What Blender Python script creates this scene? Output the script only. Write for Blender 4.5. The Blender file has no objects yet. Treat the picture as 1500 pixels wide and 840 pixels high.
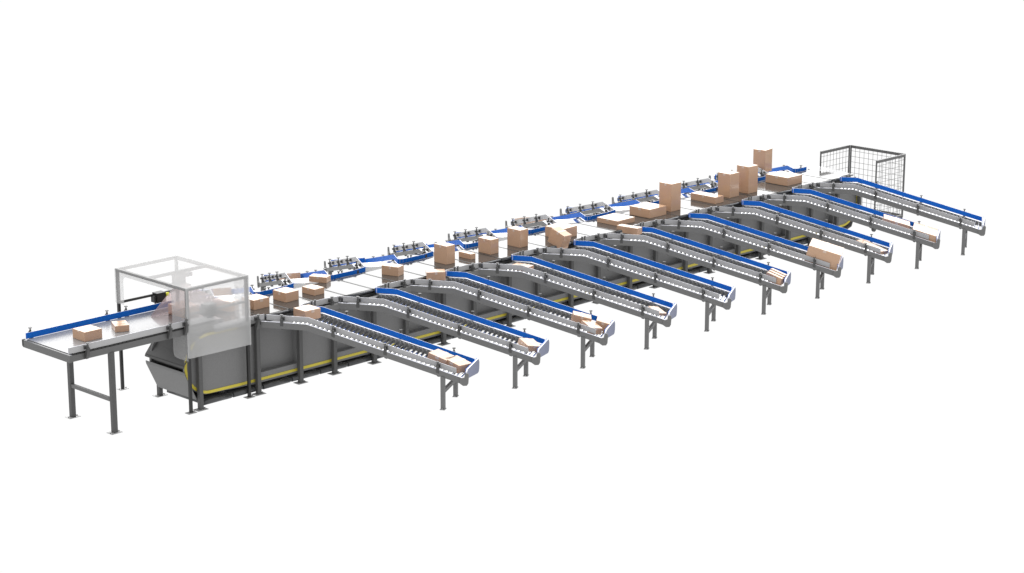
import bpy, math, random
from mathutils import Vector, Matrix, Euler
random.seed(4)
SC = bpy.context.scene
COL = SC.collection
R = math.radians

# ------------------------------------------------------------------ camera
cam_d = bpy.data.cameras.new("camera"); cam = bpy.data.objects.new("camera", cam_d); COL.objects.link(cam)
cam.location = (-16.48671, -19.89474, 7.85452)
YAW, PITCH = 0.7898335, -0.2524155
fw = Vector((math.sin(YAW)*math.cos(PITCH), math.cos(YAW)*math.cos(PITCH), math.sin(PITCH)))
cam.rotation_euler = fw.to_track_quat('-Z', 'Y').to_euler()
cam_d.sensor_width = 36.0; cam_d.lens = 36.0*3235.85/1500.0
cam_d.clip_start = 0.1; cam_d.clip_end = 500
SC.camera = cam
SC.view_settings.view_transform = 'Standard'; SC.view_settings.look = 'None'
SC.view_settings.exposure = 0; SC.view_settings.gamma = 1

# ------------------------------------------------------------------ studio world: white room, brighter soft box high behind the machine
W = bpy.data.worlds.new("World"); SC.world = W; W.use_nodes = True
nt = W.node_tree; nt.nodes.clear()
out = nt.nodes.new('ShaderNodeOutputWorld'); bg = nt.nodes.new('ShaderNodeBackground')
tc = nt.nodes.new('ShaderNodeTexCoord')
sep = nt.nodes.new('ShaderNodeSeparateXYZ'); nt.links.new(tc.outputs['Generated'], sep.inputs[0])
rz = nt.nodes.new('ShaderNodeMapRange'); rz.interpolation_type = 'SMOOTHSTEP'
rz.inputs[1].default_value = 0.0; rz.inputs[2].default_value = 0.10; rz.inputs[3].default_value = 0; rz.inputs[4].default_value = 1
nt.links.new(sep.outputs['Z'], rz.inputs[0])
dt = nt.nodes.new('ShaderNodeVectorMath'); dt.operation = 'DOT_PRODUCT'; dt.inputs[1].default_value = (0.70, 0.70, 0.12)
nt.links.new(tc.outputs['Generated'], dt.inputs[0])
ra = nt.nodes.new('ShaderNodeMapRange'); ra.interpolation_type = 'SMOOTHSTEP'
ra.inputs[1].default_value = 0.15; ra.inputs[2].default_value = 0.75; ra.inputs[3].default_value = 0; ra.inputs[4].default_value = 1
nt.links.new(dt.outputs['Value'], ra.inputs[0])
mu = nt.nodes.new('ShaderNodeMath'); mu.operation = 'MULTIPLY'
nt.links.new(rz.outputs[0], mu.inputs[0]); nt.links.new(ra.outputs[0], mu.inputs[1])
ma = nt.nodes.new('ShaderNodeMath'); ma.operation = 'MULTIPLY_ADD'; ma.inputs[1].default_value = 2.5; ma.inputs[2].default_value = 1.02
nt.links.new(mu.outputs[0], ma.inputs[0])
bg.inputs[0].default_value = (1, 1, 1, 1)
nt.links.new(ma.outputs[0], bg.inputs[1]); nt.links.new(bg.outputs[0], out.inputs[0])

# overhead lamp (even light falling on the tops)
sd = bpy.data.lights.new("overhead_lamp", 'SUN'); sd.energy = 1.3; sd.angle = R(25); sd.color = (1.0, 0.985, 0.96)
so = bpy.data.objects.new("overhead_lamp", sd); COL.objects.link(so)
so.rotation_euler = Vector((-0.12, -0.12, -1)).to_track_quat('-Z', 'Y').to_euler()

# ------------------------------------------------------------------ materials
def mat(name, col, rough=0.5, metal=0.0, noise=0.0, nscale=60, spec=0.5, bump=0.0, coat=0.0):
    m = bpy.data.materials.new(name); m.use_nodes = True
    n = m.node_tree; b = n.nodes['Principled BSDF']
    b.inputs['Base Color'].default_value = (*col, 1); b.inputs['Roughness'].default_value = rough
    b.inputs['Metallic'].default_value = metal; b.inputs['Specular IOR Level'].default_value = spec
    if coat: b.inputs['Coat Weight'].default_value = coat; b.inputs['Coat Roughness'].default_value = 0.06
    if noise:
        t = n.nodes.new('ShaderNodeTexCoord'); nz = n.nodes.new('ShaderNodeTexNoise')
        nz.inputs['Scale'].default_value = nscale; nz.inputs['Detail'].default_value = 4
        n.links.new(t.outputs['Object'], nz.inputs['Vector'])
        mr = n.nodes.new('ShaderNodeMapRange'); mr.inputs[1].default_value = .3; mr.inputs[2].default_value = .7
        mr.inputs[3].default_value = 1-noise; mr.inputs[4].default_value = 1+noise
        n.links.new(nz.outputs['Fac'], mr.inputs[0])
        mx = n.nodes.new('ShaderNodeVectorMath'); mx.operation = 'SCALE'; mx.inputs[0].default_value = col
        n.links.new(mr.outputs[0], mx.inputs['Scale']); n.links.new(mx.outputs[0], b.inputs['Base Color'])
        if bump:
            bp = n.nodes.new('ShaderNodeBump'); bp.inputs['Strength'].default_value = bump; bp.inputs['Distance'].default_value = .002
            n.links.new(nz.outputs['Fac'], bp.inputs['Height']); n.links.new(bp.outputs[0], b.inputs['Normal'])
    return m
def clear(name, col, tint, k, rough=.4):
    m = bpy.data.materials.new(name); m.use_nodes = True
    n = m.node_tree; n.nodes.clear()
    o = n.nodes.new('ShaderNodeOutputMaterial'); a = n.nodes.new('ShaderNodeBsdfTransparent'); a.inputs[0].default_value = (*tint, 1)
    d = n.nodes.new('ShaderNodeBsdfDiffuse'); d.inputs[0].default_value = (*col, 1)
    tr = n.nodes.new('ShaderNodeBsdfTranslucent'); tr.inputs[0].default_value = (*col, 1)
    m2 = n.nodes.new('ShaderNodeMixShader'); m2.inputs[0].default_value = .35
    n.links.new(d.outputs[0], m2.inputs[1]); n.links.new(tr.outputs[0], m2.inputs[2])
    x = n.nodes.new('ShaderNodeMixShader'); x.inputs[0].default_value = k
    n.links.new(a.outputs[0], x.inputs[1]); n.links.new(m2.outputs[0], x.inputs[2]); n.links.new(x.outputs[0], o.inputs[0])
    return m
M = dict(
    panel=mat('grey_panel', (.175, .175, .175), .55, 0, .06, 90, .3, .15),
    post=mat('dark_grey_post', (.085, .085, .085), .5, 0, .05, 60, .3),
    rail=mat('grey_rail', (.165, .165, .165), .6, 0, .05, 60, .2),
    table=mat('table_rail', (.105, .105, .105), .4, 0, .05, 60, .5),
    guard=mat('light_grey_guard', (.40, .40, .405), .5, 0, .04, 80, .25),
    blue=mat('blue_facing', (.003, .118, .52), .5, 0, .05, 40, .2),
    lav=mat('pale_stop_plate', (.17, .185, .26), .8, 0, .03, 60, .5),
    edge=mat('lit_edge_paint', (.75, .76, .85), .3),  # top edges and lips painted lighter, overhead light put into the colour
    belt=mat('carrier_belt', (.05, .048, .046), .09, 0, .10, 140, .55, .0),
    tbelt=mat('table_belt', (.21, .21, .215), .22, 0, .10, 160, .5, .2),
    tube=mat('dark_tube', (.05, .052, .055), .3, 0, .1, 30, .5),
    dark=mat('black_metal', (.012, .012, .012), .45),
    clamp=mat('clamp_grey', (.06, .06, .06), .4, 0, 0, 60, .5),
    roller=mat('steel_roller', (.72, .72, .72), .13, 1.0),
    yellow=mat('yellow_strip', (.56, .47, .045), .5, 0, .06, 50),
    yel2=mat('yellow_plug', (.75, .75, .02), .4),
    card=mat('cardboard', (.53, .335, .215), .14, 0, .07, 120, .5, .05),
    tape=mat('packing_tape', (.60, .47, .38), .12, 0, 0, 60, .5),
    foot=mat('foot_steel', (.34, .34, .34), .35, 0),
    wire=mat('wire', (.20, .20, .20), .4),
    cage=mat('cage_tube', (.105, .105, .105), .4),
    caster=mat('caster_black', (.04, .04, .04), .5),
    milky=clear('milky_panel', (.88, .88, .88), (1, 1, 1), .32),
    mside=clear('milky_side_shaded', (.64, .64, .64), (1, 1, 1), .33),  # darker copy of the milky panel, shade of the side faces put into colour
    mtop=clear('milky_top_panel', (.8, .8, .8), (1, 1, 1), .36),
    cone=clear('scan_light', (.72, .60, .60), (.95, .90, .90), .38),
)

# ------------------------------------------------------------------ mesh helper
class MB:
    def __init__(s): s.v = []; s.f = []; s.mi = []
    def poly(s, pts, m=0):
        i = len(s.v); s.v += [tuple(p) for p in pts]; s.f.append(tuple(range(i, i+len(pts)))); s.mi.append(m)
    def hexa(s, p, m=0, fm=None):
        # p: 8 points; bottom 0-3, top 4-7 (same order).  fm: material per face [bottom, top, s01, s12, s23, s30]
        i = len(s.v); s.v += [tuple(q) for q in p]
        F = [(3,2,1,0),(4,5,6,7),(0,1,5,4),(1,2,6,5),(2,3,7,6),(3,0,4,7)]
        for k, f in enumerate(F): s.f.append(tuple(i+a for a in f)); s.mi.append(fm[k] if fm else m)
    def box(s, x0, x1, y0, y1, z0, z1, m=0, fm=None):
        s.hexa([(x0,y0,z0),(x1,y0,z0),(x1,y1,z0),(x0,y1,z0),(x0,y0,z1),(x1,y0,z1),(x1,y1,z1),(x0,y1,z1)], m, fm)
    def prism(s, ring0, ring1, m=0, cap=True):
        n = len(ring0); i = len(s.v); s.v += [tuple(a) for a in ring0]+[tuple(a) for a in ring1]
        for k in range(n):
            j = (k+1) % n; s.f.append((i+k, i+j, i+n+j, i+n+k)); s.mi.append(m)
        if cap:
            s.f.append(tuple(i+k for k in reversed(range(n)))); s.mi.append(m)
            s.f.append(tuple(i+n+k for k in range(n))); s.mi.append(m)
    def tube(s, a, b, r, m=0, n=12, r2=None):
        a = Vector(a); b = Vector(b); d = (b-a).normalized()
        u = d.orthogonal().normalized(); w = d.cross(u)
        r2 = r if r2 is None else r2
        c = [(math.cos(2*math.pi*k/n), math.sin(2*math.pi*k/n)) for k in range(n)]
        s.prism([a+r*(u*x+w*y) for x, y in c], [b+r2*(u*x+w*y) for x, y in c], m)
    def build(s, name, mats, parent=None, smooth=False, flip=False):
        me = bpy.data.meshes.new(name)
        F = [tuple(reversed(f)) for f in s.f] if flip else s.f
        me.from_pydata(s.v, [], F)
        ml = mats if isinstance(mats, (list, tuple)) else [mats]
        for k in ml: me.materials.append(M[k])
        for p, mi in zip(me.polygons, s.mi): p.material_index = mi
        if smooth:
            me.polygons.foreach_set('use_smooth', [len(p.vertices) <= 4 for p in me.polygons])
        me.update(); me.validate()
        o = bpy.data.objects.new(name, me); COL.objects.link(o); o.parent = parent
        return o
def thing(name, loc, label, cat, group=None):
    o = bpy.data.objects.new(name, None); COL.objects.link(o); o.location = loc
    o.empty_display_size = .1
    o['label'] = label; o['category'] = cat
    if group: o['group'] = group
    return o
def copy_tree(o, parent=None):
    c = o.copy(); COL.objects.link(c); c.parent = parent
    for ch in list(o.children): copy_tree(ch, c)
    return c

# ------------------------------------------------------------------ generic parts
S30, C30 = .5, math.sqrt(3)/2
Z0 = .988; LB = .252; SL = .2685; LE = 2.17
def zs(L): return Z0 - max(0.0, L-LB)*SL
class Side:
    """local chute frame. sg=+1: chute leaves towards the camera side, -1: mirrored"""
    def __init__(s, sg): s.sg = sg
    def P(s, L, v, dz): return Vector((L*S30+v*C30, s.sg*(-L*C30+v*S30), zs(L)+dz))
    def W(s, x, y, z): return Vector((x, s.sg*y, z))
def leg(mb_parent, name, cx, cy, ztop, w=.05, matn='post', foot=.11, ang=0, z0=0.0, root=None, round_=False):
    mb = MB(); h = w/2; ca, sa = math.cos(ang), math.sin(ang)
    def q(x, y, z): return (cx+x*ca-y*sa, cy+x*sa+y*ca, z)
    b = .004
    prof = [(-h+b,-h),(h-b,-h),(h,-h+b),(h,h-b),(h-b,h),(-h+b,h),(-h,h-b),(-h,-h+b)]
    mb.prism([q(x,y,z0+.006) for x, y in prof], [q(x,y,ztop) for x, y in prof])
    o = mb.build(name, matn, root)
    f = MB(); g = foot/2
    f.hexa([q(-g,-g*.72,z0),q(g,-g*.72,z0),q(g,g*.72,z0),q(-g,g*.72,z0),q(-g,-g*.72,z0+.006),q(g,-g*.72,z0+.006),q(g,g*.72,z0+.006),q(-g,g*.72,z0+.006)])
    for sx in (-1, 1):
        x, y, z = q(sx*g*.78, 0, z0+.006); f.tube((x, y, z), (x, y, z+.012), .008, n=6)
    f.build('foot_plate', 'foot', o)
    return o
def clamp(root, o, t, u, zc, horn=True, flip=False, gap=.05):
    """guard clamp: o = point on the guard's outer face, t = along, u = outward, heights relative to o"""
    o = Vector(o); t = Vector(t).normalized(); u = Vector(u).normalized(); z = Vector((0, 0, 1))
    def q(a, b, c): return o + t*a + u*b + z*c
    mb = MB()
    # block on the guard
    mb.hexa([q(-.02,.0,-.018),q(.02,.0,-.018),q(.02,.022,-.018),q(-.02,.022,-.018),q(-.02,.0,.02),q(.02,.0,.02),q(.02,.022,.02),q(-.02,.022,.02)])
    mb.tube(q(0,.02,0), q(0,gap+.012,0), .006, n=8)
    # curved blade down to the rail
    if horn:
        pts = [(gap+.004, .036, .010), (gap+.006, .01, .014), (gap+.002, -.025, .024), (gap-.006, -.06, .034), (gap-.016, -.095, .036), (gap-.028, -.13, .024)]
        for (b0, c0, w0), (b1, c1, w1) in zip(pts, pts[1:]):
            h0, h1 = .005+w0*.42, .005+w1*.42
            mb.hexa([q(-h1,b1-w1*.7,c1),q(h1,b1-w1*.7,c1),q(h1,b1+w1*.5,c1),q(-h1,b1+w1*.5,c1),
                     q(-h0,b0-w0*.7,c0),q(h0,b0-w0*.7,c0),q(h0,b0+w0*.5,c0),q(-h0,b0+w0*.5,c0)])
    else:
        mb.tube(q(0,gap,-.05), q(0,gap,.03), .008, n=8)
    c = mb.build('clamp', 'clamp', root, flip=flip)
    k = MB(); k.tube(q(0,gap+.002,.03), q(0,gap+.002,.052), .006, n=8); k.tube(q(0,gap+.002,.052), q(0,gap+.002,.06), .021, n=10)
    k.tube(q(0,gap+.012,0), q(0,gap+.03,0), .013, n=10)
    k.build('knob', 'clamp', c, flip=flip)
    return c

# ------------------------------------------------------------------ roller chute prototype
def make_chute(sg, base_y, label, group, short_guard=False):
    S = Side(sg); P = S.P; fl = sg < 0
    root = thing('roller_chute', (0, base_y, 0), label, 'roller chute', group)
    def strip(mb, Ls, v0, v1, d0, d1, fm):
        # fm = materials [v0 side, v1 side, top, bottom, ends]
        for k in range(len(Ls)-1):
            a, b = Ls[k], Ls[k+1]
            mb.hexa([P(a,v0,d0),P(b,v0,d0),P(b,v1,d0),P(a,v1,d0),P(a,v0,d1),P(b,v0,d1),P(b,v1,d1),P(a,v1,d1)], 0,
                    [fm[3], fm[2], fm[0], fm[4], fm[1], fm[4]])
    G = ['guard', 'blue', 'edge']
    # downstream guard, blue inside
    mb = MB(); strip(mb, [0.0, LB, LE-.02], .0, .006, -.068, 0, [1, 0, 2, 0, 2]); mb.build('side_guard', G, root, flip=fl)
    # upstream guard
    mb = MB(); strip(mb, [-.27, LB, LE-.10], -.506, -.5, -.068, 0, [0, 1, 2, 0, 2]); mb.build('side_guard', G, root, flip=fl)
    # guard along the belt up to the next chute
    path = [(0,0),(.012,.030),(.045,.047),(.10,.052),(.40,.052),(.62,.012)]
    if short_guard: path = path[:4]+[(.26,.052)]
    mb = MB(); th = .006
    for (x0, y0), (x1, y1) in zip(path, path[1:]):
        d = Vector((x1-x0, y1-y0)).normalized(); nx, ny = -d.y*th, d.x*th
        W_ = S.W
        mb.hexa([W_(x0,y0,Z0-.068),W_(x1,y1,Z0-.068),W_(x1+nx,y1+ny,Z0-.068),W_(x0+nx,y0+ny,Z0-.068),
                 W_(x0,y0,Z0),W_(x1,y1,Z0),W_(x1+nx,y1+ny,Z0),W_(x0+nx,y0+ny,Z0)], 0, [0, 2, 0, 2, 1, 2])
    mb.build('belt_guard', G, root, flip=fl)
    bx = .46 if not short_guard else .2
    clamp(root, S.W(bx, .05, Z0-.036), (1, 0, 0), (0, -sg, 0), 0, True, False, gap=.055)
    if not short_guard:
        for x in (.16, .215):
            mb = MB(); mb.tube(S.W(x, .022, Z0-.06), S.W(x, .022, Z0+.014), .009, n=8); mb.tube(S.W(x, .022, Z0+.014), S.W(x, .022, Z0+.022), .017, n=8)
            mb.build('pin', 'clamp', root)
        mb = MB(); mb.box(.10, .14, *sorted((sg*.024, sg*.05)), Z0-.055, Z0-.02); mb.build('guard_block', 'clamp', root)
        mb = MB(); mb.box(.585, .62, *sorted((sg*-.004, sg*.014)), Z0-.055, Z0-.01); mb.build('guard_block', 'clamp', root)
        # link rail along the main frame under the belt guard
        mb = MB()
        mb.hexa([S.W(.02,-.015,.84),S.W(.615,-.02,.84),S.W(.615,.03,.84),S.W(.02,.03,.84),S.W(.02,-.015,.905),S.W(.615,-.02,.905),S.W(.615,.03,.905),S.W(.02,.03,.905)])
        mb.build('link_rail', 'rail', root, flip=fl)
    rt = -.073 if sg > 0 else -.094
    # side rails (C channel look: web + top lip)
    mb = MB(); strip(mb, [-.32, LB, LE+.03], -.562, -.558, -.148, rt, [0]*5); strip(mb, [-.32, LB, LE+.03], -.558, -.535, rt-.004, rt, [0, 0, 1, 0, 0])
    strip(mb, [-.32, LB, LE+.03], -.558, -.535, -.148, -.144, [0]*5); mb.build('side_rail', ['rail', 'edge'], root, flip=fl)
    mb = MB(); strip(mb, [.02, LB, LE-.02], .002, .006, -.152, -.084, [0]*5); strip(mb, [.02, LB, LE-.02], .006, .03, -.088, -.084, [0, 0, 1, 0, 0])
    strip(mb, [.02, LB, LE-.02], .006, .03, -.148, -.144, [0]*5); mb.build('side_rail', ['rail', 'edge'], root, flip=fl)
    # inlet plate: triangle between the belt edge and the first roller
    mb = MB()
    t = [P(-.30,-.54,-.098), P(.02,-.54,-.098), P(.02,.0,-.098), P(-.0,.0,-.098)]
    mb.hexa([a-Vector((0,0,.006)) for a in t]+t); mb.build('inlet_plate', 'rail', root, flip=fl)
    # rollers
    r = .0165; first = None; n = 38
    for k in range(n):
        L = .05 + k*(LE-.06-.05)/(n-1)
        if first is None:
            mb = MB(); mb.tube(Vector((-C30*.2675, -sg*S30*.2675, 0)), Vector((C30*.2675, sg*S30*.2675, 0)), r, n=10)
            mb.tube(Vector((-C30*.275, -sg*S30*.275, 0)), Vector((C30*.275, sg*S30*.275, 0)), .005, n=6)
            mb.tube(Vector((C30*.248, sg*S30*.248, 0)), Vector((C30*.262, sg*S30*.262, 0)), r*1.06, 1, n=10)  # paler collar at one end, a painted highlight on the roller tip
            o = mb.build('roller', ['roller', 'guard'], root, smooth=True); first = o
        else:
            o = first.copy(); COL.objects.link(o); o.parent = root
        o.location = P(L, -.2675, -.089-r)
    # outfeed stop: tilted plate with clipped corners
    e = (P(1.5,0,0)-P(.5,0,0)).normalized(); up = Vector((0,0,1)); e = Vector((e.x, e.y, 0)).normalized()
    ev = (P(.5,1,0)-P(.5,0,0)).normalized()
    b0 = P(LE,0,0) + e*.012
    def Q(v, h, l): return b0 + ev*v + up*h + e*l
    prof = [(-.50,-.06),(-.46,-.10),(-.03,-.16),(.012,-.15),(.03,-.12),(.04,-.045),(.02,-.01),(-.02,.012),(-.46,.012),(-.50,-.01)]
    mb = MB(); mb.prism([Q(v,h,.0) for v, h in prof], [Q(v,h,.018) for v, h in prof], 0)
    mb.mi[-2] = 1; mb.mi[-1] = 1
    sp = mb.build('end_stop', ['edge', 'lav'], root, flip=not fl)
    mb = MB(); pr = [(-.485,-.055),(-.45,-.085),(-.0,-.085),(.0,.015),(-.485,.015)]
    mb.prism([Q(v,h,-.006) for v, h in pr], [Q(v,h,-.001) for v, h in pr], 0); mb.build('stop_facing', 'blue', sp, flip=not fl)
    # cheek plate that carries the stop on the upstream rail
    mb = MB(); ck = [(-.05,-.135),(-.01,-.16),(.035,-.155),(.05,-.13),(.058,-.025),(.048,-.005),(.022,-.005),(.012,-.02),(.005,-.06),(-.05,-.075)]
    mb.prism([Q(-.575,h,l) for l, h in ck], [Q(-.555,h,l) for l, h in ck], 0); mb.build('stop_bracket', 'rail', root, flip=not fl)
    # legs
    zt = zs(1.92)-.14
    for v in (-.548, -.02):
        p = P(1.92, v, 0); leg(None, 'leg', p.x, p.y, zt, .05, 'rail', .085, sg*R(30), 0, root)
    a = P(1.92,-.525,0); b = P(1.92,-.045,0); a.z = b.z = .215
    mb = MB(); d = (b-a).normalized(); sd_ = Vector((-d.y, d.x, 0))*.018; hz = Vector((0,0,.022))
    mb.hexa([a-sd_-hz, b-sd_-hz, b+sd_-hz, a+sd_-hz, a-sd_+hz, b-sd_+hz, b+sd_+hz, a+sd_+hz]); mb.build('crossbar', 'rail', root, flip=fl)
    # clamps
    for L in (-.06, .58, 1.22, 1.86):
        t_ = (P(L+.05,0,0)-P(L-.05,0,0)); u_ = -(P(0,1,0)-P(0,0,0))
        clamp(root, P(L,-.507,-.034), t_, u_, 0)
    for L in (.54, 1.22, 1.88):
        t_ = (P(L+.05,0,0)-P(L-.05,0,0)); u_ = (P(0,1,0)-P(0,0,0))
        clamp(root, P(L,.007,-.034), t_, u_, 0)
    return root

near_labels = [
 'first near chute from the left, beside the clear enclosure, two cartons at its end',
 'second near chute from the left, one small twisted carton at its end',
 'third near chute from the left, three jumbled cartons piled at its end',
 'fourth near chute from the left, one very flat carton at its end',
 'fifth near chute from the left, empty rollers below the tumbling carton',
 'sixth near chute from the left, three narrow upright cartons at its end',
 'seventh near chute from the left, a single big carton at its end',
 'eighth near chute from the left, a low askew carton near its end',
 'ninth near chute from the left, two wide cartons one behind the other',
 'last near chute at the right, empty, in front of the wire roll cage']
far_labels = [
 'first far chute from the left, seen through the clear scanner enclosure',
 'second far chute from the left, right of the clear enclosure, low carton at its end',
 'third far chute from the left, empty, behind the skewed low carton',
 'fourth far chute from the left, empty, left of the first tall carton',
 'fifth far chute from the left, empty, behind the upright cartons',
 'sixth far chute from the left, a wide carton across its end',
 'seventh far chute from the left, empty, behind the very flat wide carton',
 'eighth far chute from the left, empty, left of the tall slim carton',
 'ninth far chute from the left, empty, right of the tall slim carton',
 'last far chute, mostly hidden behind tall cartons, a tall carton at its top']
def make_set(sg, by, labels, group):
    proto = make_chute(sg, by, labels[0], group)
    for k in range(1, 9):
        c = copy_tree(proto); c.location = (1.2*k, by, 0); c['label'] = labels[k]
    lastc = make_chute(sg, by, labels[9], group, short_guard=True); lastc.location = (10.8, by, 0)
make_set(1, 0.0, near_labels, 'roller chutes on the near side of the sorter')
make_set(-1, 0.93, far_labels, 'roller chutes on the far side of the sorter')

# ------------------------------------------------------------------ main sorter
sorter = thing('belt_sorter', (0, .465, 0), 'long grey belt sorter with yellow lower stripe, carrying cartons between two rows of roller chutes', 'sorter')
OY = .465
def sb(mb, name, m, parent=None, smooth=False):
    mb.v = [(x, y-OY, z) for x, y, z in mb.v]
    return mb.build(name, m, parent or sorter, smooth)
XL, XR = -1.34, 11.04
# carriers
PIT = .4503; x = .33 - PIT*4
k = 0
proto_c = None
while x < 11.10:
    if proto_c is None:
        mb = MB(); mb.box(.012, PIT-.012, -.345, .345, .925, .945)
        proto_c = mb.build('carrier', 'belt', sorter); proto_c.location = (x, .0, 0)
        sm = MB(); sm.box(-.015, .015, -.345, .345, .930, .9465); sm.build('seam', 'dark', proto_c)
        for yy in (-.362, .362):
            tb = MB(); tb.tube((.003, yy, .927), (PIT-.024, yy, .927), .018, n=14); tb.tube((PIT-.024, yy, .927), (PIT+.0, yy, .927), .012, n=12)
            tb.build('edge_tube', 'tube', proto_c, smooth=True)
        lb = MB()
        lb.tube((.003, -.362, .062), (PIT-.03, -.362, .062), .032, n=14); lb.tube((PIT-.03, -.362, .062), (PIT, -.362, .062), .024, n=12)
        lb.box(.01, PIT-.01, -.34, .34, .04, .08)
        proto_l = lb.build('return_carrier', 'tube', sorter, smooth=True); proto_l.location = (x, 0, 0)
    else:
        c = copy_tree(proto_c, sorter); c.location = (x, 0, 0)
        if x < 10.75: c2 = proto_l.copy(); COL.objects.link(c2); c2.parent = sorter; c2.location = (x, 0, 0)
    x += PIT
# end outfeed plate
mb = MB(); mb.prism([(x-.0,.14,.915),(11.30,.14,.915),(11.46,.93,.915),(x-.0,.90,.915)],[(x-.0,.14,.938),(11.30,.14,.938),(11.46,.93,.938),(x-.0,.90,.938)]); sb(mb, 'end_plate', 'tbelt')
# inner body and top chassis
mb = MB(); mb.box(XL, XR, .22, .71, .10, .88); sb(mb, 'inner_frame', 'dark')
for yy in (.085, .825):
    mb = MB(); mb.box(-.9, 11.30, yy, yy+.02, .845, .905); sb(mb, 'top_rail', 'dark')
# side panels per bay
def arc(cx, cz, r, a0, a1, n=14): return [(cx+r*math.cos(R(a0+(a1-a0)*k/n)), cz+r*math.sin(R(a0+(a1-a0)*k/n))) for k in range(n+1)]
for side in (0, 1):
    def Y(y): return y if side == 0 else .93-y
    def bx(mb, x0, x1, y0, y1, z0, z1, m=0): mb.box(x0, x1, *sorted((Y(y0), Y(y1))), z0, z1, m)
    xs = [-1.52]
    for n in range(0, 10): xs += [1.2*n-.655, 1.2*n]
    xs += [11.4]
    for i in range(len(xs)-1):
        a, b = xs[i], xs[i+1]
        mb = MB()
        if i == 0:
            prof = [(b, .115)] + [(b, .925-.08)] + [( -1.34, .845)] + arc(XL, .5, .355, 100, 262)[0:] + [(XL, .115)]
            prof = [(b, .115), (b, .845)] + arc(XL, .50, .355, 100, 260) 
            mb.prism([(px, Y(.125), pz) for px, pz in prof], [(px, Y(.15), pz) for px, pz in prof])
        elif i == len(xs)-2:
            prof = [(a, .845), (a, .115)] + arc(XR, .50, .355, -90, 80)
            mb.prism([(px, Y(.125), pz) for px, pz in prof], [(px, Y(.15), pz) for px, pz in prof])
        elif i % 2 == 1:   # recessed bay with a ledge
            bx(mb, a, b, .195, .205, .24, .845); bx(mb, a, b, .105, .20, .235, .245); bx(mb, a, b, .105, .115, .185, .235)
            bx(mb, a, b, .125, .135, .115, .185)
            bx(mb, a+.0, a+.012, .125, .195, .245, .845); bx(mb, b-.012, b, .125, .195, .245, .845)
        else:
            bx(mb, a, b, .125, .14, .115, .845)
        sb(mb, 'side_panel', 'panel')
    # yellow stripe following the panel outline
    path = arc(XL+.015, .52, .352, 92, 268, 24); path = [(-.90, .872)] + path + [(-.9+.9*j, .16) for j in range(0, 13)][:] + arc(XR, .52, .36, -88, 88, 24)
    if side: path = [(-.9+.9*j, .16) for j in range(0, 13)]
    mb = MB()
    for (x0, z0), (x1, z1) in zip(path, path[1:]):
        d = Vector((x1-x0, z1-z0)).normalized(); nx, nz = -d.y*.017, d.x*.017
        y0, y1 = Y(.118), Y(.124)
        mb.hexa([(x0-nx,y0,z0-nz),(x1-nx,y0,z1-nz),(x1-nx,y1,z1-nz),(x0-nx,y1,z0-nz),(x0+nx,y0,z0+nz),(x1+nx,y0,z1+nz),(x1+nx,y1,z1+nz),(x0+nx,y1,z0+nz)])
    sb(mb, 'yellow_stripe', 'yellow')
    for q in xs:
        if q > 11:
            mb = MB(); mb.box(11.36, 11.41, Y(.068)-.025, Y(.068)+.025, .42, .86); sb(mb, 'end_post', 'post'); continue
        lx = q
        leg(None, 'leg', lx, Y(.068)-OY, .86, .055, 'post', .15, 0, 0, sorter)
# nose covers (left and right ends)
def nose(sgn, cx):
    for name, pts, m in (('nose_cover', [(-.38,.53),(-.372,.555),(-.28,.665),(-.11,.92)], 'post'), ('nose_cover', [(-.37,.47),(-.365,.44),(-.21,.115),(-.10,.085)], 'panel')):
        mb = MB()
        for (x0, z0), (x1, z1) in zip(pts, pts[1:]):
            X0, X1 = cx+sgn*x0, cx+sgn*x1
            mb.hexa([(X0,.10,z0),(X1,.10,z1),(X1,.86,z1),(X0,.86,z0),(X0+sgn*.004,.10,z0+.008),(X1+sgn*.004,.10,z1+.008),(X1+sgn*.004,.86,z1+.008),(X0+sgn*.004,.86,z0+.008)])
        sb(mb, name, m)
    if sgn < 0: return
    mb = MB(); mb.tube((cx+sgn*-.30,.14,.50), (cx+sgn*-.30,.80,.50), .035, n=16); sb(mb, 'nose_roller', 'dark', smooth=True)
nose(1, XL); nose(-1, XR)
# guard between the infeed and the first chutes, both sides
for side in (0, 1):
    def Y(y): return y if side == 0 else .93-y
    pth = [(-1.30, .052), (-.80, .052), (-.58, .012)]
    mb = MB()
    for (x0, y0), (x1, y1) in zip(pth, pth[1:]):
        a = [(x0,Y(y0),Z0-.068),(x1,Y(y1),Z0-.068),(x1,Y(y1+.006),Z0-.068),(x0,Y(y0+.006),Z0-.068)]
        mb.hexa(a+[(p[0],p[1],Z0) for p in a], 0, [0, 2, 0, 2, 1, 2])
    sb(mb, 'entry_guard', ['guard', 'blue', 'edge'])
    mb = MB(); mb.box(-1.30, -.585, *sorted((Y(.022), Y(.05))), .900, .935); sb(mb, 'entry_rail', 'rail')
    sg = 1 if side == 0 else -1
    clamp(sorter, (-.70, Y(.03)-OY, Z0-.034), (1, 0, 0), (0, -sg, 0), 0)

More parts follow.
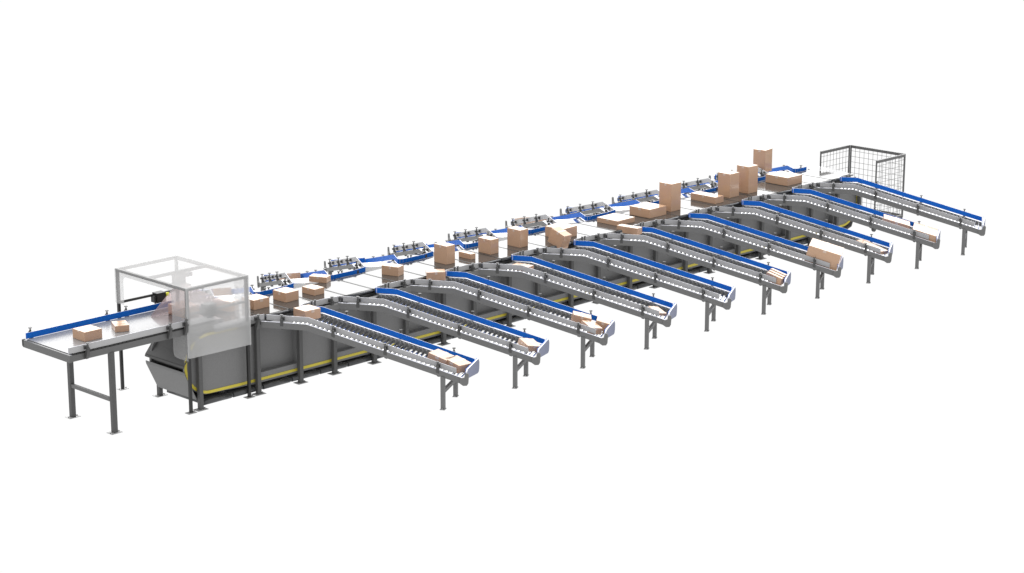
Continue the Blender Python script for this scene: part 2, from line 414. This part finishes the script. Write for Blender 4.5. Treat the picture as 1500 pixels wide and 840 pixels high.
# ------------------------------------------------------------------ infeed conveyor
inf = thing('infeed_conveyor', (-2.3, .52, 0), 'flat infeed belt conveyor at the left end with blue far guard and H-shaped legs', 'conveyor')
def ib(mb, name, m, parent=None, smooth=False):
    mb.v = [(x+2.3, y-.52, z) for x, y, z in mb.v]
    return mb.build(name, m, parent or inf, smooth)
mb = MB(); mb.box(-3.26, -1.15, .10, .94, 1.015, 1.032); ib(mb, 'belt', 'tbelt')
mb = MB(); mb.tube((-1.16,.10,1.0),(-1.16,.94,1.0),.03); ib(mb, 'end_roller', 'tube', smooth=True)
mb = MB(); mb.box(-3.27, -1.22, .06, .095, .945, 1.018); ib(mb, 'side_rail', 'table')
mb = MB(); mb.box(-3.27, -1.22, .945, .98, .945, 1.018); ib(mb, 'side_rail', 'table')
mb = MB(); mb.box(-3.295, -3.27, .055, .985, .94, 1.025); ib(mb, 'end_plate', 'table')
mb = MB(); mb.box(-3.30, -3.262, .975, .99, .955, 1.03); ib(mb, 'corner_cap', 'dark')
mb = MB()
for j in range(34):   # slotted black strip below the near guard
    xx = -3.2 + j*.056
    mb.box(xx, xx+.040, .058, .064, 1.024, 1.036)
mb.box(-3.24, -1.25, .064, .088, 1.02, 1.04, 0); ib(mb, 'slot_strip', 'dark')
G = ['guard', 'blue', 'edge']
mb = MB(); mb.box(-3.30, -1.28, .068, .074, 1.043, 1.112, 0, [0, 2, 0, 2, 1, 2]); ib(mb, 'near_guard', G)
mb = MB(); mb.box(-3.27, -1.20, .95, .956, 1.034, 1.104, 0, [0, 2, 1, 2, 0, 2]); ib(mb, 'far_guard', G)
for xx in (-3.08, -1.95, -1.72):
    clamp(inf, (xx+2.3, .066-.52, 1.08), (1, 0, 0), (0, -1, 0), 0)
for xx in (-3.17, -2.12, -1.85):
    clamp(inf, (xx+2.3, .958-.52, 1.08), (1, 0, 0), (0, 1, 0), 0)
leg(None, 'leg', -2.734+2.3, .055-.52+.02, .95, .058, 'post', .15, 0, 0, inf)
leg(None, 'leg', -2.734+2.3, .85-.52+.05, .95, .058, 'post', .15, 0, 0, inf)
mb = MB(); mb.box(-2.755, -2.715, .11, .87, .365, .405); ib(mb, 'crossbar', 'rail')

# ------------------------------------------------------------------ scanner enclosure
EX0, EX1, EY0, EY1, EZ = -1.68, -.815, .045, 1.395, 1.50
enc = thing('scanner_enclosure', ((EX0+EX1)/2, (EY0+EY1)/2, 0), 'clear milky panel enclosure on black legs standing over the infeed, with scanners inside', 'scanner enclosure')
ex, ey = (EX0+EX1)/2, (EY0+EY1)/2
def eb(mb, name, m, parent=None, smooth=False):
    mb.v = [(x-ex, y-ey, z) for x, y, z in mb.v]
    return mb.build(name, m, parent or enc, smooth)
for a in (EX0, EX1):
    for b in (EY0, EY1): leg(None, 'post', a-ex, b-ey, EZ-.036, .036, 'dark', .12, 0, 0, enc)
for (x0, x1, y0, y1) in ((EX0-.018, EX1+.018, EY0-.018, EY0+.018), (EX0-.018, EX1+.018, EY1-.018, EY1+.018), (EX0-.018, EX0+.018, EY0+.02, EY1-.02), (EX1-.018, EX1+.018, EY0+.02, EY1-.02), (EX0+.02, EX1-.02, .775, .811)):
    mb = MB(); mb.box(x0, x1, y0, y1, EZ-.034, EZ); eb(mb, 'top_beam', 'dark')
def plate(pts, axis, c0, c1, name, m='mside'):
    mb = MB()
    f = (lambda a, b, c: (c, a, b)) if axis == 0 else (lambda a, b, c: (a, c, b))
    mb.prism([f(a, b, c0) for a, b in pts], [f(a, b, c1) for a, b in pts]); return eb(mb, name, m)
def rnd(pts, r=.05, n=5, idx=()):
    o = []
    for i, p in enumerate(pts):
        if i not in idx: o.append(p); continue
        a = Vector(pts[i-1]); c = Vector(pts[(i+1) % len(pts)]); p = Vector(p)
        u = (a-p).normalized()*r; w = (c-p).normalized()*r
        for k in range(n+1):
            t = k/n; q = (p+u)*(1-t)**2 + p*2*t*(1-t) + (p+w)*t*t; o.append((q.x, q.y))
    return o
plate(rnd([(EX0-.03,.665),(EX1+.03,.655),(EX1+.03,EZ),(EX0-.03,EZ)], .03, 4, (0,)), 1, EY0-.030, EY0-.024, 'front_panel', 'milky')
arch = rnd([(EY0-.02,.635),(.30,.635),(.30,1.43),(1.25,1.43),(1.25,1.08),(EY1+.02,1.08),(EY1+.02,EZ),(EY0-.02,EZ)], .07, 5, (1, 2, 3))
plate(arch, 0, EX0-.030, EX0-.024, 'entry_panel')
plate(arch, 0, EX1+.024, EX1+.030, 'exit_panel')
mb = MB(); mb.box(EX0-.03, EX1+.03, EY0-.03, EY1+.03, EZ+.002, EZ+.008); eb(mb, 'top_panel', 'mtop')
# scanners
def scanner(cx, cy, cz, w, d, h, plug):
    mb = MB(); mb.box(cx-w/2, cx+w/2, cy-d/2, cy+d/2, cz-h/2, cz+h/2)
    mb.box(cx-w*.75, cx-w*.5, cy-d*.35, cy+d*.35, cz-h*.42, cz+h*.25); mb.box(cx-w*.35, cx+w*.3, cy-d*.4, cy+d*.4, cz-h*.75, cz-h*.5)
    mb.box(cx+w*.5, cx+w*.62, cy-.02, cy+.02, cz-.02, cz+.03)
    o = eb(mb, 'scanner', 'dark')
    if plug:
        mb = MB(); mb.tube((cx+w*.62, cy, cz+.01), (cx+w*.62+.055, cy, cz+.01), .026, n=12); eb(mb, 'plug', 'yel2', o, True)
    return o
mb = MB(); mb.tube((EX0, 1.36, 1.09), (EX1, 1.36, 1.09), .016); eb(mb, 'scanner_bar', 'dark', smooth=True)
mb = MB(); mb.tube((EX0, .085, 1.17), (EX1, .085, 1.17), .016); eb(mb, 'scanner_bar', 'dark', smooth=True)
scanner(-1.135, 1.33, 1.06, .13, .10, .12, True)
scanner(-1.33, .10, 1.18, .15, .10, .13, False)
mb = MB(); mb.box(-1.30, -1.17, .74, .84, 1.33, 1.465); mb.box(-1.36, -1.12, .70, .88, 1.315, 1.33); mb.box(-1.17, -1.05, .76, .82, 1.41, 1.455); eb(mb, 'scanner', 'dark')
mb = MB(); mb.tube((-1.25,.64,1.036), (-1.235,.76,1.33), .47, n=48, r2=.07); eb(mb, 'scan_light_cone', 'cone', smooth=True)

# ------------------------------------------------------------------ roll cage
X0, X1, YA, YB, ZB, ZT = 11.58, 12.36, -.09, .99, .15, 1.145
cg = thing('roll_cage', ((X0+X1)/2, (YA+YB)/2, 0), 'grey wire mesh roll cage on casters behind the right end of the sorter', 'roll cage')
gx, gy = (X0+X1)/2, (YA+YB)/2
def gb(mb, name, m, parent=None, smooth=False):
    mb.v = [(x-gx, y-gy, z) for x, y, z in mb.v]
    return mb.build(name, m, parent or cg, smooth)
def panel(a, b, tw):
    a = Vector(a); b = Vector(b); d = b-a; n = max(2, round(d.length/.085))
    mb = MB(); t = d.normalized(); nrm = Vector((-t.y, t.x, 0))*.014
    for (p, q) in ((a, a), (b, b)):
        mb.tube((p.x, p.y, ZB-.03), (p.x, p.y, ZT), .013, n=10)
    for z, hh in ((ZT-.02, .022), (ZB, .014)):
        mb.hexa([a-nrm+Vector((0,0,z-hh)), b-nrm+Vector((0,0,z-hh)), b+nrm+Vector((0,0,z-hh)), a+nrm+Vector((0,0,z-hh)),
                 a-nrm+Vector((0,0,z+hh)), b-nrm+Vector((0,0,z+hh)), b+nrm+Vector((0,0,z+hh)), a+nrm+Vector((0,0,z+hh))])
    f = gb(mb, 'side_frame', 'cage')
    w = MB()
    for k in range(1, n):
        p = a + d*(k/n); w.tube((p.x, p.y, ZB), (p.x, p.y, ZT-.03), .0035, n=6)
    m_ = 11
    for k in range(1, m_):
        z = ZB+(ZT-ZB)*k/m_; w.tube((a.x, a.y, z), (b.x, b.y, z), .0035, n=6)
    gb(w, 'wire_mesh', 'wire', f)
panel((X0, YB, 0), (X1-.02, YB, 0), 0); panel((X1, YB-.02, 0), (X1, YA+.02, 0), 0); panel((X0, YA, 0), (X1-.02, YA, 0), 0)
mb = MB()
mb.box(X0, X1, YA+.01, YA+.05, ZB-.035, ZB-.0); mb.box(X0, X1, YB-.05, YB-.01, ZB-.035, ZB)
mb.box(X0, X0+.03, YA+.05, YB-.05, ZB-.03, ZB); mb.box(X1-.04, X1-.01, YA+.05, YB-.05, ZB-.03, ZB)
gb(mb, 'base_frame', 'cage')
for cx, cy in ((X0+.03, YA+.02), (X0+.03, YB-.02), (X1-.05, YA+.02), (X1-.05, YB-.02)):
    mb = MB(); mb.tube((cx-.0, cy-.014, .05), (cx-.0, cy+.014, .05), .05, n=20)
    o = gb(mb, 'caster', 'caster', smooth=True)
    mb = MB(); mb.box(cx-.02, cx+.03, cy-.024, cy-.018, .04, .112); mb.box(cx-.02, cx+.03, cy+.018, cy+.024, .04, .112); mb.box(cx-.03, cx+.035, cy-.028, cy+.028, .107, .114)
    gb(mb, 'fork', 'cage', o)

# ------------------------------------------------------------------ cartons
def carton(loc, rot, w, d, h, label, group, tape='x', tlen=.035):
    """loc = centre of the base; rot = Matrix 3x3 or yaw"""
    root_m = MB(); e = .0015
    root_m.box(-w/2, w/2, -d/2, d/2, 0, h)
    me = bpy.data.meshes.new('carton'); me.from_pydata(root_m.v, [], root_m.f); me.materials.append(M['card']); me.update()
    o = bpy.data.objects.new('carton', me); COL.objects.link(o)
    bev = o.modifiers.new('b', 'BEVEL'); bev.width = .0025; bev.segments = 2
    o['label'] = label; o['category'] = 'carton'; o['group'] = group
    mat_ = rot.to_4x4() if isinstance(rot, Matrix) else Matrix.Rotation(R(rot), 4, 'Z')
    o.matrix_world = Matrix.Translation(loc) @ mat_
    t = MB(); q = min(.024, min(w, d)*.1); tl = min(tlen, h*.35)
    if tape == 'x':
        t.box(-w/2-e, w/2+e, -q, q, h, h+e); t.box(-w/2-e, -w/2, -q, q, h-tl, h); t.box(w/2, w/2+e, -q, q, h-tl, h)
    else:
        t.box(-q, q, -d/2-e, d/2+e, h, h+e); t.box(-q, q, -d/2-e, -d/2, h-tl, h); t.box(-q, q, d/2, d/2+e, h-tl, h)
    to = t.build('tape', 'tape', o)
    return o
G1 = 'cartons riding on the sorter belt'
ZBELT = .9455
belt = [
 ((-.336,.480), 0, .240,.240,.119, 'y', 'medium carton on the belt directly right of the clear enclosure'),
 ((.143,.486), 1.5, .210,.240,.118, 'x', 'medium carton on the belt, second to the right of the clear enclosure'),
 ((.574,.481), 2, .165,.230,.080, 'x', 'low small carton on the belt, third to the right of the clear enclosure'),
 ((1.019,.875), 27, .142,.240,.075, 'x', 'low skewed carton slipping off the far edge of the belt towards the third far chute'),
 ((1.911,.489), 17.5, .145,.245,.120, 'x', 'lone slightly turned carton on the belt above the second near chute'),
 ((2.817,.480), 0, .152,.240,.246, 'x', 'first tall carton from the left on the belt, just left of a small low carton'),
 ((3.20,.452), 0, .085,.233,.074, 'x', 'smallest low carton on the belt, between two taller cartons'),
 ((3.614,.470), 0, .152,.236,.199, 'x', 'upright carton on the belt, just right of the small low one'),
 ((4.167,.470), 1, .157,.240,.239, 'x', 'upright carton on the belt, just left of the tumbling carton'),
 ((4.987,.440), 3, .312,.312,.143, 'x', 'wide carton on the belt half hidden behind the tumbling carton'),
 ((6.164,.490), 2, .377,.385,.071, 'x', 'wide very flat carton on the belt right of the tumbling carton'),
 ((6.845,.489), 1, .369,.380,.128, 'x', 'wide flat carton on the belt touching the left side of the tall slim carton'),
 ((7.315,.480), 0, .215,.230,.405, 'x', 'tall slim carton standing alone on the belt behind the wide flat one'),
 ((8.159,.485), 0, .192,.470,.098, 'x', 'long low carton on the belt in front of the pair of tall cartons'),
 ((8.645,.480), 0, .219,.230,.359, 'x', 'left and shorter of the two tall cartons standing close together on the belt'),
 ((9.078,.475), 0, .222,.228,.407, 'x', 'right and taller of the two tall cartons standing close together on the belt'),
 ((10.004,.500), 0, .369,.420,.127, 'x', 'rightmost carton on the belt, wide and flat, next to the last chute'),
]
for (c, yaw, w, d, h, tp, lb) in belt:
    carton((c[0], c[1], ZBELT), yaw, w, d, h, lb, G1, tp, .08 if lb.startswith('medium carton on the belt, second') else .035)
GI = 'cartons on the infeed belt'
carton((-2.748,.50,1.033), 0, .236,.240,.111, 'larger carton on the infeed belt, nearest its left end', GI, 'x', .02)
carton((-2.275,.53,1.033), -24.6, .165,.225,.075, 'smaller turned carton on the infeed belt, just left of the clear enclosure', GI, 'x')
carton((-1.35,.56,1.033), 0, .235,.29,.12, 'carton under the pink scanning cone inside the clear enclosure', GI, 'y')
# tilting off the infeed inside the enclosure
carton((-.70,.60,.958), Euler((R(2),R(5),R(22))).to_matrix(), .20,.26,.12, 'tilted carton leaving the clear enclosure on its right side', G1, 'y')
# tumbling carton
o_ = Vector((4.61141136, 0.10950567, 1.03461309)); Mr = Euler((-.0301, .34546, -1.52548), 'XYZ').to_matrix()
hh = .2063; carton(o_ - Mr @ Vector((0,0,hh/2)), Mr, .243,.160,hh, 'carton tumbling at an angle off the belt into the fifth near chute', G1, 'y')
# chute inlets (flat)
GE = 'cartons entering roller chutes'
carton((-.119,-.225,.899), -2, .234,.229,.122, 'carton entering the first near chute beside the clear enclosure', GE, 'y')
carton((2.235,.035,.905), -38, .245,.16,.11, 'turned low carton entering the third near chute', GE, 'y')
carton((5.92,.015,.905), -82, .345,.12,.095, 'narrow turned carton entering the sixth near chute', GE, 'x')
carton((10.64,1.42,.900), 9, .228,.215,.360, 'tall carton leaving the belt onto the last far chute', GE, 'x')
# cartons on chute slopes
GC = 'cartons resting on roller chutes'
def on_chute(k, sg, by, L, v, yaw, l, w, h, label, tape='y', dz=0.0, flat=False, tilt=0):
    S = Side(sg)
    base = S.P(L, v, -.0915+dz) + Vector((1.2*k, by, 0))
    e1 = (S.P(L+.01,0,0)-S.P(L,0,0)).normalized() if not flat else Vector((S30, -sg*C30, 0))
    e2 = Vector((C30, sg*S30, 0)) if sg > 0 else Vector((-C30, S30, 0))
    n = e1.cross(e2).normalized()
    Mx = Matrix((e1, e2, n)).transposed()
    Mx = Mx @ Matrix.Rotation(R(yaw), 3, 'Z') @ Matrix.Rotation(R(tilt), 3, 'X')
    return carton(base, Mx, l, w, h, label, GC, tape)
on_chute(0,1,0, 1.80,-.25, -12, .25,.24,.10, 'upper of the two cartons at the end of the first near chute')
on_chute(0,1,0, 2.00,-.27, -22, .235,.25,.10, 'lower of the two cartons against the stop of the first near chute')
on_chute(1,1,0, 2.01,-.22, -46, .235,.205,.07, 'small carton turned corner-on against the stop of the second near chute', 'x')
on_chute(2,1,0, 1.80,-.20, 16, .235,.155,.11, 'upper left carton of the pile of three on the third near chute')
on_chute(2,1,0, 1.97,-.36, -47, .235,.18,.085, 'front carton of the pile of three on the third near chute', 'x')
on_chute(2,1,0, 2.06,-.13, 8, .175,.22,.115, 'right carton of the pile of three against the stop of the third near chute')
on_chute(3,1,0, 2.00,-.30, -46, .225,.15,.035, 'very flat carton near the stop of the fourth near chute', 'x')
on_chute(3,1,0, .20,-.33, -20, .26,.20,.045, 'flat carton at the top of the fourth near chute', 'y', flat=True)
on_chute(5,1,0, 2.02,-.44, -22, .24,.065,.11, 'nearest of three narrow upright cartons at the end of the sixth near chute', 'y')
on_chute(5,1,0, 2.03,-.345, -22, .24,.065,.115, 'middle of three narrow upright cartons at the end of the sixth near chute', 'y')
on_chute(5,1,0, 2.04,-.25, -22, .24,.065,.12, 'farthest of three narrow upright cartons at the end of the sixth near chute', 'y')
on_chute(6,1,0, 1.93,-.25, 1, .465,.46,.235, 'big carton filling the end of the seventh near chute')
on_chute(7,1,0, 1.92,-.30, -27, .44,.20,.05, 'low carton lying askew near the end of the eighth near chute', 'x')
on_chute(8,1,0, 1.55,-.24, 6, .40,.27,.10, 'upper of the two wide cartons on the ninth near chute')
on_chute(8,1,0, 1.98,-.25, 2, .38,.46,.10, 'lower of the two wide cartons against the stop of the ninth near chute')
on_chute(1,-1,.93, 1.97,-.19, 3, .25,.30,.10, 'low carton against the stop of the second far chute', 'x')
on_chute(5,-1,.93, 1.95,-.22, 3, .30,.47,.115, 'wide carton against the stop of the sixth far chute', 'x')
on_chute(0,-1,.93, 1.95,-.15, 3, .25,.24,.11, 'small carton on the first far chute, seen through the clear enclosure', 'x')
